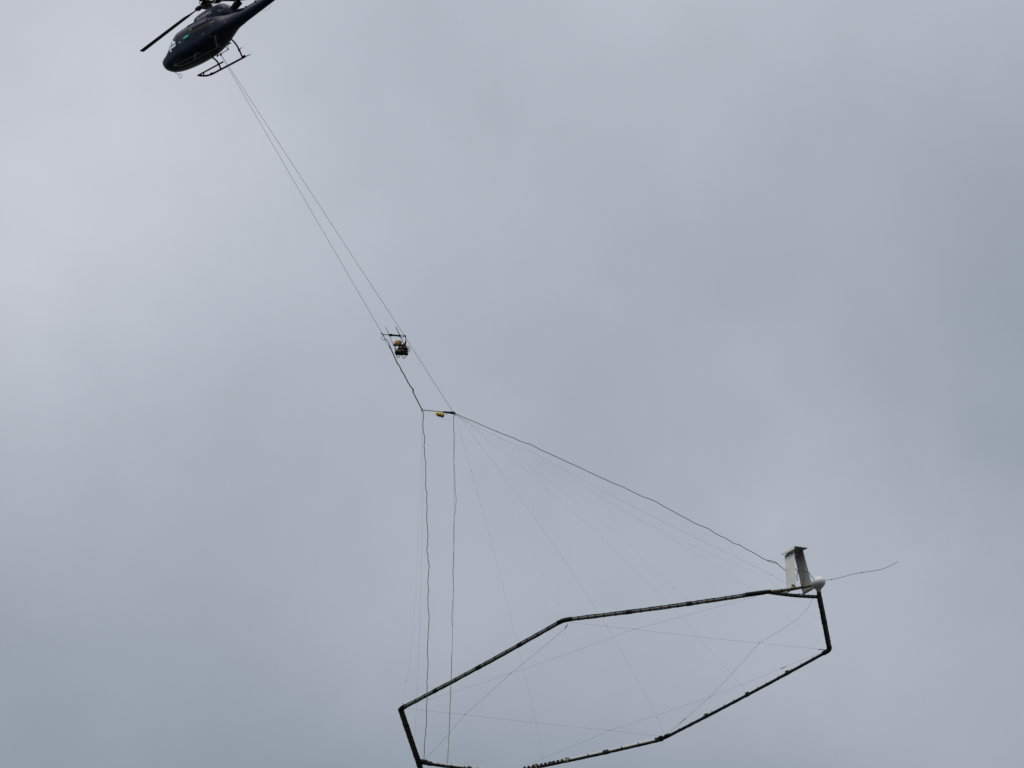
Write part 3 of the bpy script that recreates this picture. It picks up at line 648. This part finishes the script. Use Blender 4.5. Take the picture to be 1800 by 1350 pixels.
b = bmesh.new(); tube(b, [G(698.0, 617.5, -.18), G(698.0, 617.5, -.05)], .05, 12); box(b, G(710.2, 612, -.14), GX*.045, GY*.05, GZ*.03, .01); box(b, G(708.8, 607.8, -.14), GX*.03, GY*.04, GZ*.025, .01); box(b, G(712.6, 612.5, -.14), GX*.018, GY*.04, GZ*.06, .01); tube(b, [G(706.5, 615.5, -.15), G(710, 619, -.15)], .026, 8); part('alternator', b, 'engg', gen)
b = bmesh.new(); tube(b, [G(711.5, 607.5), G(712.5, 603.5), G(713.3, 600)], [.055, .045, .035], 8); tube(b, [G(712.8, 592), G(712.6, 596), G(713, 601)], .016, 6); tube(b, [G(712.5, 600.5), G(715, 600.3)], .022, 6); part('hoist_strap', b, 'cable', gen)
for pts in ([(696, 622), (697, 625), (699.3, 627.6), (701.5, 626.5), (703.5, 623.5)], [(706, 623), (708, 627), (710, 629.3), (712, 627), (714, 623)], [(712, 607), (718, 608), (719.6, 609.5), (718, 613), (715, 616)], [(716, 620), (718.5, 617.5), (720.3, 615), (720, 612.5)]):
    b = bmesh.new(); tube(b, smooth_poly([G(x, y, .05) for x, y in pts]), .017, 6); part('bumper_hoop', b, 'rope', gen)
b = bmesh.new(); tube(b, [G(694.5, 621), G(700, 622.5), G(710, 623), G(717, 624)], .04, 8); ball(b, G(716, 622.5), .06, .06, .06, 1); ball(b, G(695, 620), .05, .05, .05, 1); part('base_rail', b, 'cable', gen)

# lower spreader bar and the yellow bag under it
lb = empty('spreader_bar', apL, 'thin bar with one thick black end carrying the yellow bag where the loop ropes gather', 'spreader bar')
X2 = (apR-apL).normalized(); L2 = (apR-apL).length
part('bar', tub([apL, apR], .022, 8), 'metal', lb)
b = bmesh.new(); tube(b, [apL + X2*L2*.66, apL + X2*L2*.72, apL + X2*L2*.86, apL + X2*L2*.9, apR], [.035, .05, .05, .065, .07], 10); part('bar_sleeve', b, 'band', lb)
for q in (apL, apR + X2*.06):
    b = bmesh.new(); ball(b, q, .055, .055, .055, 1); tube(b, [q, q - CU*.12], .025, 6); part('end_shackle', b, 'band', lb)
bg_ = at(773.5, 727.5, R_APEX)
bag = empty('equipment_bag', bg_, 'small ribbed yellow bag with dark underside strapped to the lower spreader bar', 'bag')
Xb = (CR*.965 - CU*.26).normalized(); Zb = (CU*.965 + CR*.26).normalized()
b = bmesh.new(); tube(b, [bg_ + Xb*(x) - CU*.02 for x in (-.215, -.17, -.05, 0, .05, .17, .215)], [.06, .086, .090, .084, .090, .086, .06], 12); part('bag_body', b, 'yellow', bag)
for x in (-.10, .03, .13):
    b = bmesh.new(); tube(b, [bg_ + Xb*x - CU*.02 + Zb*(.092*math.cos(t)) + GY*(.092*math.sin(t)) for t in [2*math.pi*k/18 for k in range(19)]], .010, 5, caps=False); part('bag_strap', b, 'band', bag)
b = bmesh.new(); box(b, bg_ - CU*.085 + CR*.02, Xb*.16, GY*.09, Zb*.035, .02); part('bag_base', b, 'engine', bag)
rope('control_line', along([(748, 722), (757, 726), (770, 732), (780, 736), (794, 741)], R_APEX, R_APEX), .0024, 'thin', 'faint slack line drooping below the yellow bag', 'line')
rope('control_line', along([(782, 730), (789, 726.5)], R_APEX, R_APEX), .006, 'thin', 'short thin tie from the yellow bag to the black bar end', 'line')

# ropes and cables from the lower bar down to the loop
fr = lambda x, y: (onf(x, y)-CAM).length
# left pair: straight rope and wavy dark cable
rope('power_cable', along([(745, 723), (744.5, 732), (743.8, 745), (743.5, 757), (745.5, 765), (746.4, 772), (745.2, 782), (746.5, 792), (746.8, 803), (748.2, 820), (748, 845), (749.8, 870), (750.5, 900), (751, 925), (752, 950), (751.2, 970), (753.5, 990), (754.2, 1002), (752.4, 1014), (752.8, 1040), (752.2, 1060), (754, 1083), (753, 1110), (751.6, 1141), (752.6, 1165), (751.3, 1190), (751, 1215), (750, 1240), (748.3, 1275), (747, 1300), (745.2, 1334)], R_APEX+.6, fr(745, 1337)), .0158, 'cable', 'wavy dark cable hanging from the left bar end to the left loop corner', 'cable', jit=.012)
rope('power_cable', along([(800, 729), (797.3, 736), (797, 750), (798.6, 762), (799.4, 778), (798.2, 792), (797.6, 808), (800, 830), (799.4, 850), (801.5, 880), (800.5, 900), (798, 915), (797.5, 950), (796.8, 985), (796.4, 1010), (797, 1030), (796, 1060), (795, 1090), (795.6, 1125), (793.4, 1160), (793.2, 1190), (791.6, 1215), (790.6, 1250), (789, 1290), (787.5, 1320), (786, 1343)], R_APEX-.4, fr(786, 1346)), .0095, 'greyrope', 'grey wavy cable hanging from the yellow bag bar to the front tube', 'cable', jit=.012)
rope('suspension_rope', along([(797, 728), (797.5, 800), (798.4, 870), (798.6, 905), (798, 960), (796, 1090), (792, 1240), (787, 1343)], R_APEX-.4, fr(786, 1346)), .0065, 'tan', 'tan rope hanging straight beside the grey wavy cable', 'rope', 'ropes from the lower bar to the loop')
rope('suspension_rope', along([(742.3, 722), (742.5, 760), (743.3, 850), (741.5, 960), (738.5, 1080), (733, 1230), (727, 1310)], R_APEX+.6, fr(730, 1312)), .0034, 'tan', 'faint tan rope hanging left of the wavy dark cable', 'rope', 'ropes from the lower bar to the loop')
rope('suspension_rope', along([(742, 722), (737, 900), (727, 1100), (715, 1195), (708.5, 1238)], R_APEX+.6, fr(707, 1240)), .0016, 'thin', 'faintest thread running down to the far left loop corner', 'rope', 'ropes from the lower bar to the loop', kn=(onf(714.5, 1196), onf(707.8, 1237)), knr=.022)
# heavy black cable to the tail fins
rope('power_cable', along([(799, 726.5), (833, 741.5), (870, 757), (900, 769), (921, 778), (932, 781), (951, 791), (980, 804), (1010, 818), (1045, 834), (1080, 850), (1092, 854.5), (1104, 860.5), (1130, 873), (1150, 880.5), (1172, 893), (1200, 908), (1220, 919), (1234, 925), (1246, 930), (1258, 938), (1275, 946), (1290, 955), (1300, 958), (1313, 966), (1325, 972), (1340, 981), (1353, 987), (1360, 989), (1366, 990.5), (1371, 995), (1382, 1003.5)], R_APEX-.4, 219.6), .0148, 'cable', 'long black cable from the lower bar out to the white tail fins', 'cable', jit=.006)
rope('power_cable', along([(1349, 985), (1358, 986), (1364, 988.5), (1370, 994)], 220.3, 219.8), .011, 'cable', 'short slack strand bowed off the black cable near the fins', 'cable')
SG = 'ropes from the lower bar to the loop'
def srope(pxs, ra, rb, label, kn=(), r=.0050, m='thin'):
    P = along(pxs, ra, rb); rope('suspension_rope', P, r, m, label, 'rope', SG, kn=[P[i] for i in kn], knr=.022)
RA = R_APEX-.4
srope([(799, 728), (806, 750), (829, 829.5), (839, 866), (863, 950), (905, 1115), (925, 1195), (945, 1282), (957, 1344)], RA, fr(957, 1346), 'thin rope dropping to the front tube, second right of the grey wavy cable', (2, 3), .0023)
srope([(799, 728), (822, 752), (842.5, 780.5), (870, 817), (925, 891), (967, 948), (1025, 1035), (1080, 1124), (1148, 1246), (1156, 1262), (1168, 1292)], RA, fr(1168, 1294), 'thin rope with a kink running to the bottom corner of the loop', (2, 9), .0025)
srope([(799, 728), (830, 751), (860, 776), (925, 826), (975, 873), (1041, 928), (1085, 972), (1130, 1016), (1187, 1073), (1227, 1120), (1280, 1178), (1309, 1213)], RA, fr(1309, 1216), 'thin rope reaching the middle of the lower right tube', (), .0021)
srope([(799, 727), (832, 751), (880, 778), (960, 822), (1050, 873), (1120, 912), (1205, 962), (1290, 1016), (1338, 1045), (1365, 1070), (1410, 1104), (1452, 1138)], RA, fr(1452, 1139), 'thin rope reaching the right corner of the loop below the pod tube', (), .0014)
srope([(799, 727), (832, 748), (880, 770), (940, 797), (1010, 836), (1080, 873), (1190, 930), (1270, 967), (1355.5, 1010.5), (1384, 1026)], RA, fr(1385, 1032)-.4, 'tan rope under the black cable ending at the foot of the left fin', (8,), .0036, 'tan')
srope([(799, 727), (845, 760), (920, 812), (1010, 880), (1100, 950), (1145, 1000), (1185, 1034.5), (1211, 1056)], RA, fr(1211, 1058), 'faint rope ending at the middle of the upper right tube', (6,), .0013)
srope([(799, 727), (850, 765), (910, 900), (950, 1000), (981, 1062), (989, 1088)], RA, fr(989, 1089), 'faintest rope ending at the bend of the upper tubes', (4,), .0011)
srope([(799, 727), (900, 782), (1000, 838), (1110, 905), (1230, 965), (1330, 1008), (1390, 1049), (1430, 1082), (1446, 1092)], RA, fr(1446, 1092), 'faint rope passing behind the fin beams to the pod tube', (), .0015)
# trailing wire behind the pod
rope('trailing_wire', along([(1450, 1020), (1463, 1018.4), (1482, 1014), (1500, 1009), (1515, 1006.4), (1535, 1003.5), (1550, 1000.5), (1563, 995.5), (1578, 987.5)], 219.0, 216.0), .0105, 'rope', 'thin wire streaming out behind the white pod', 'wire', kn=(at(1462, 1018.5, 218.8), at(1515, 1006.4, 217.6)), knr=.03)
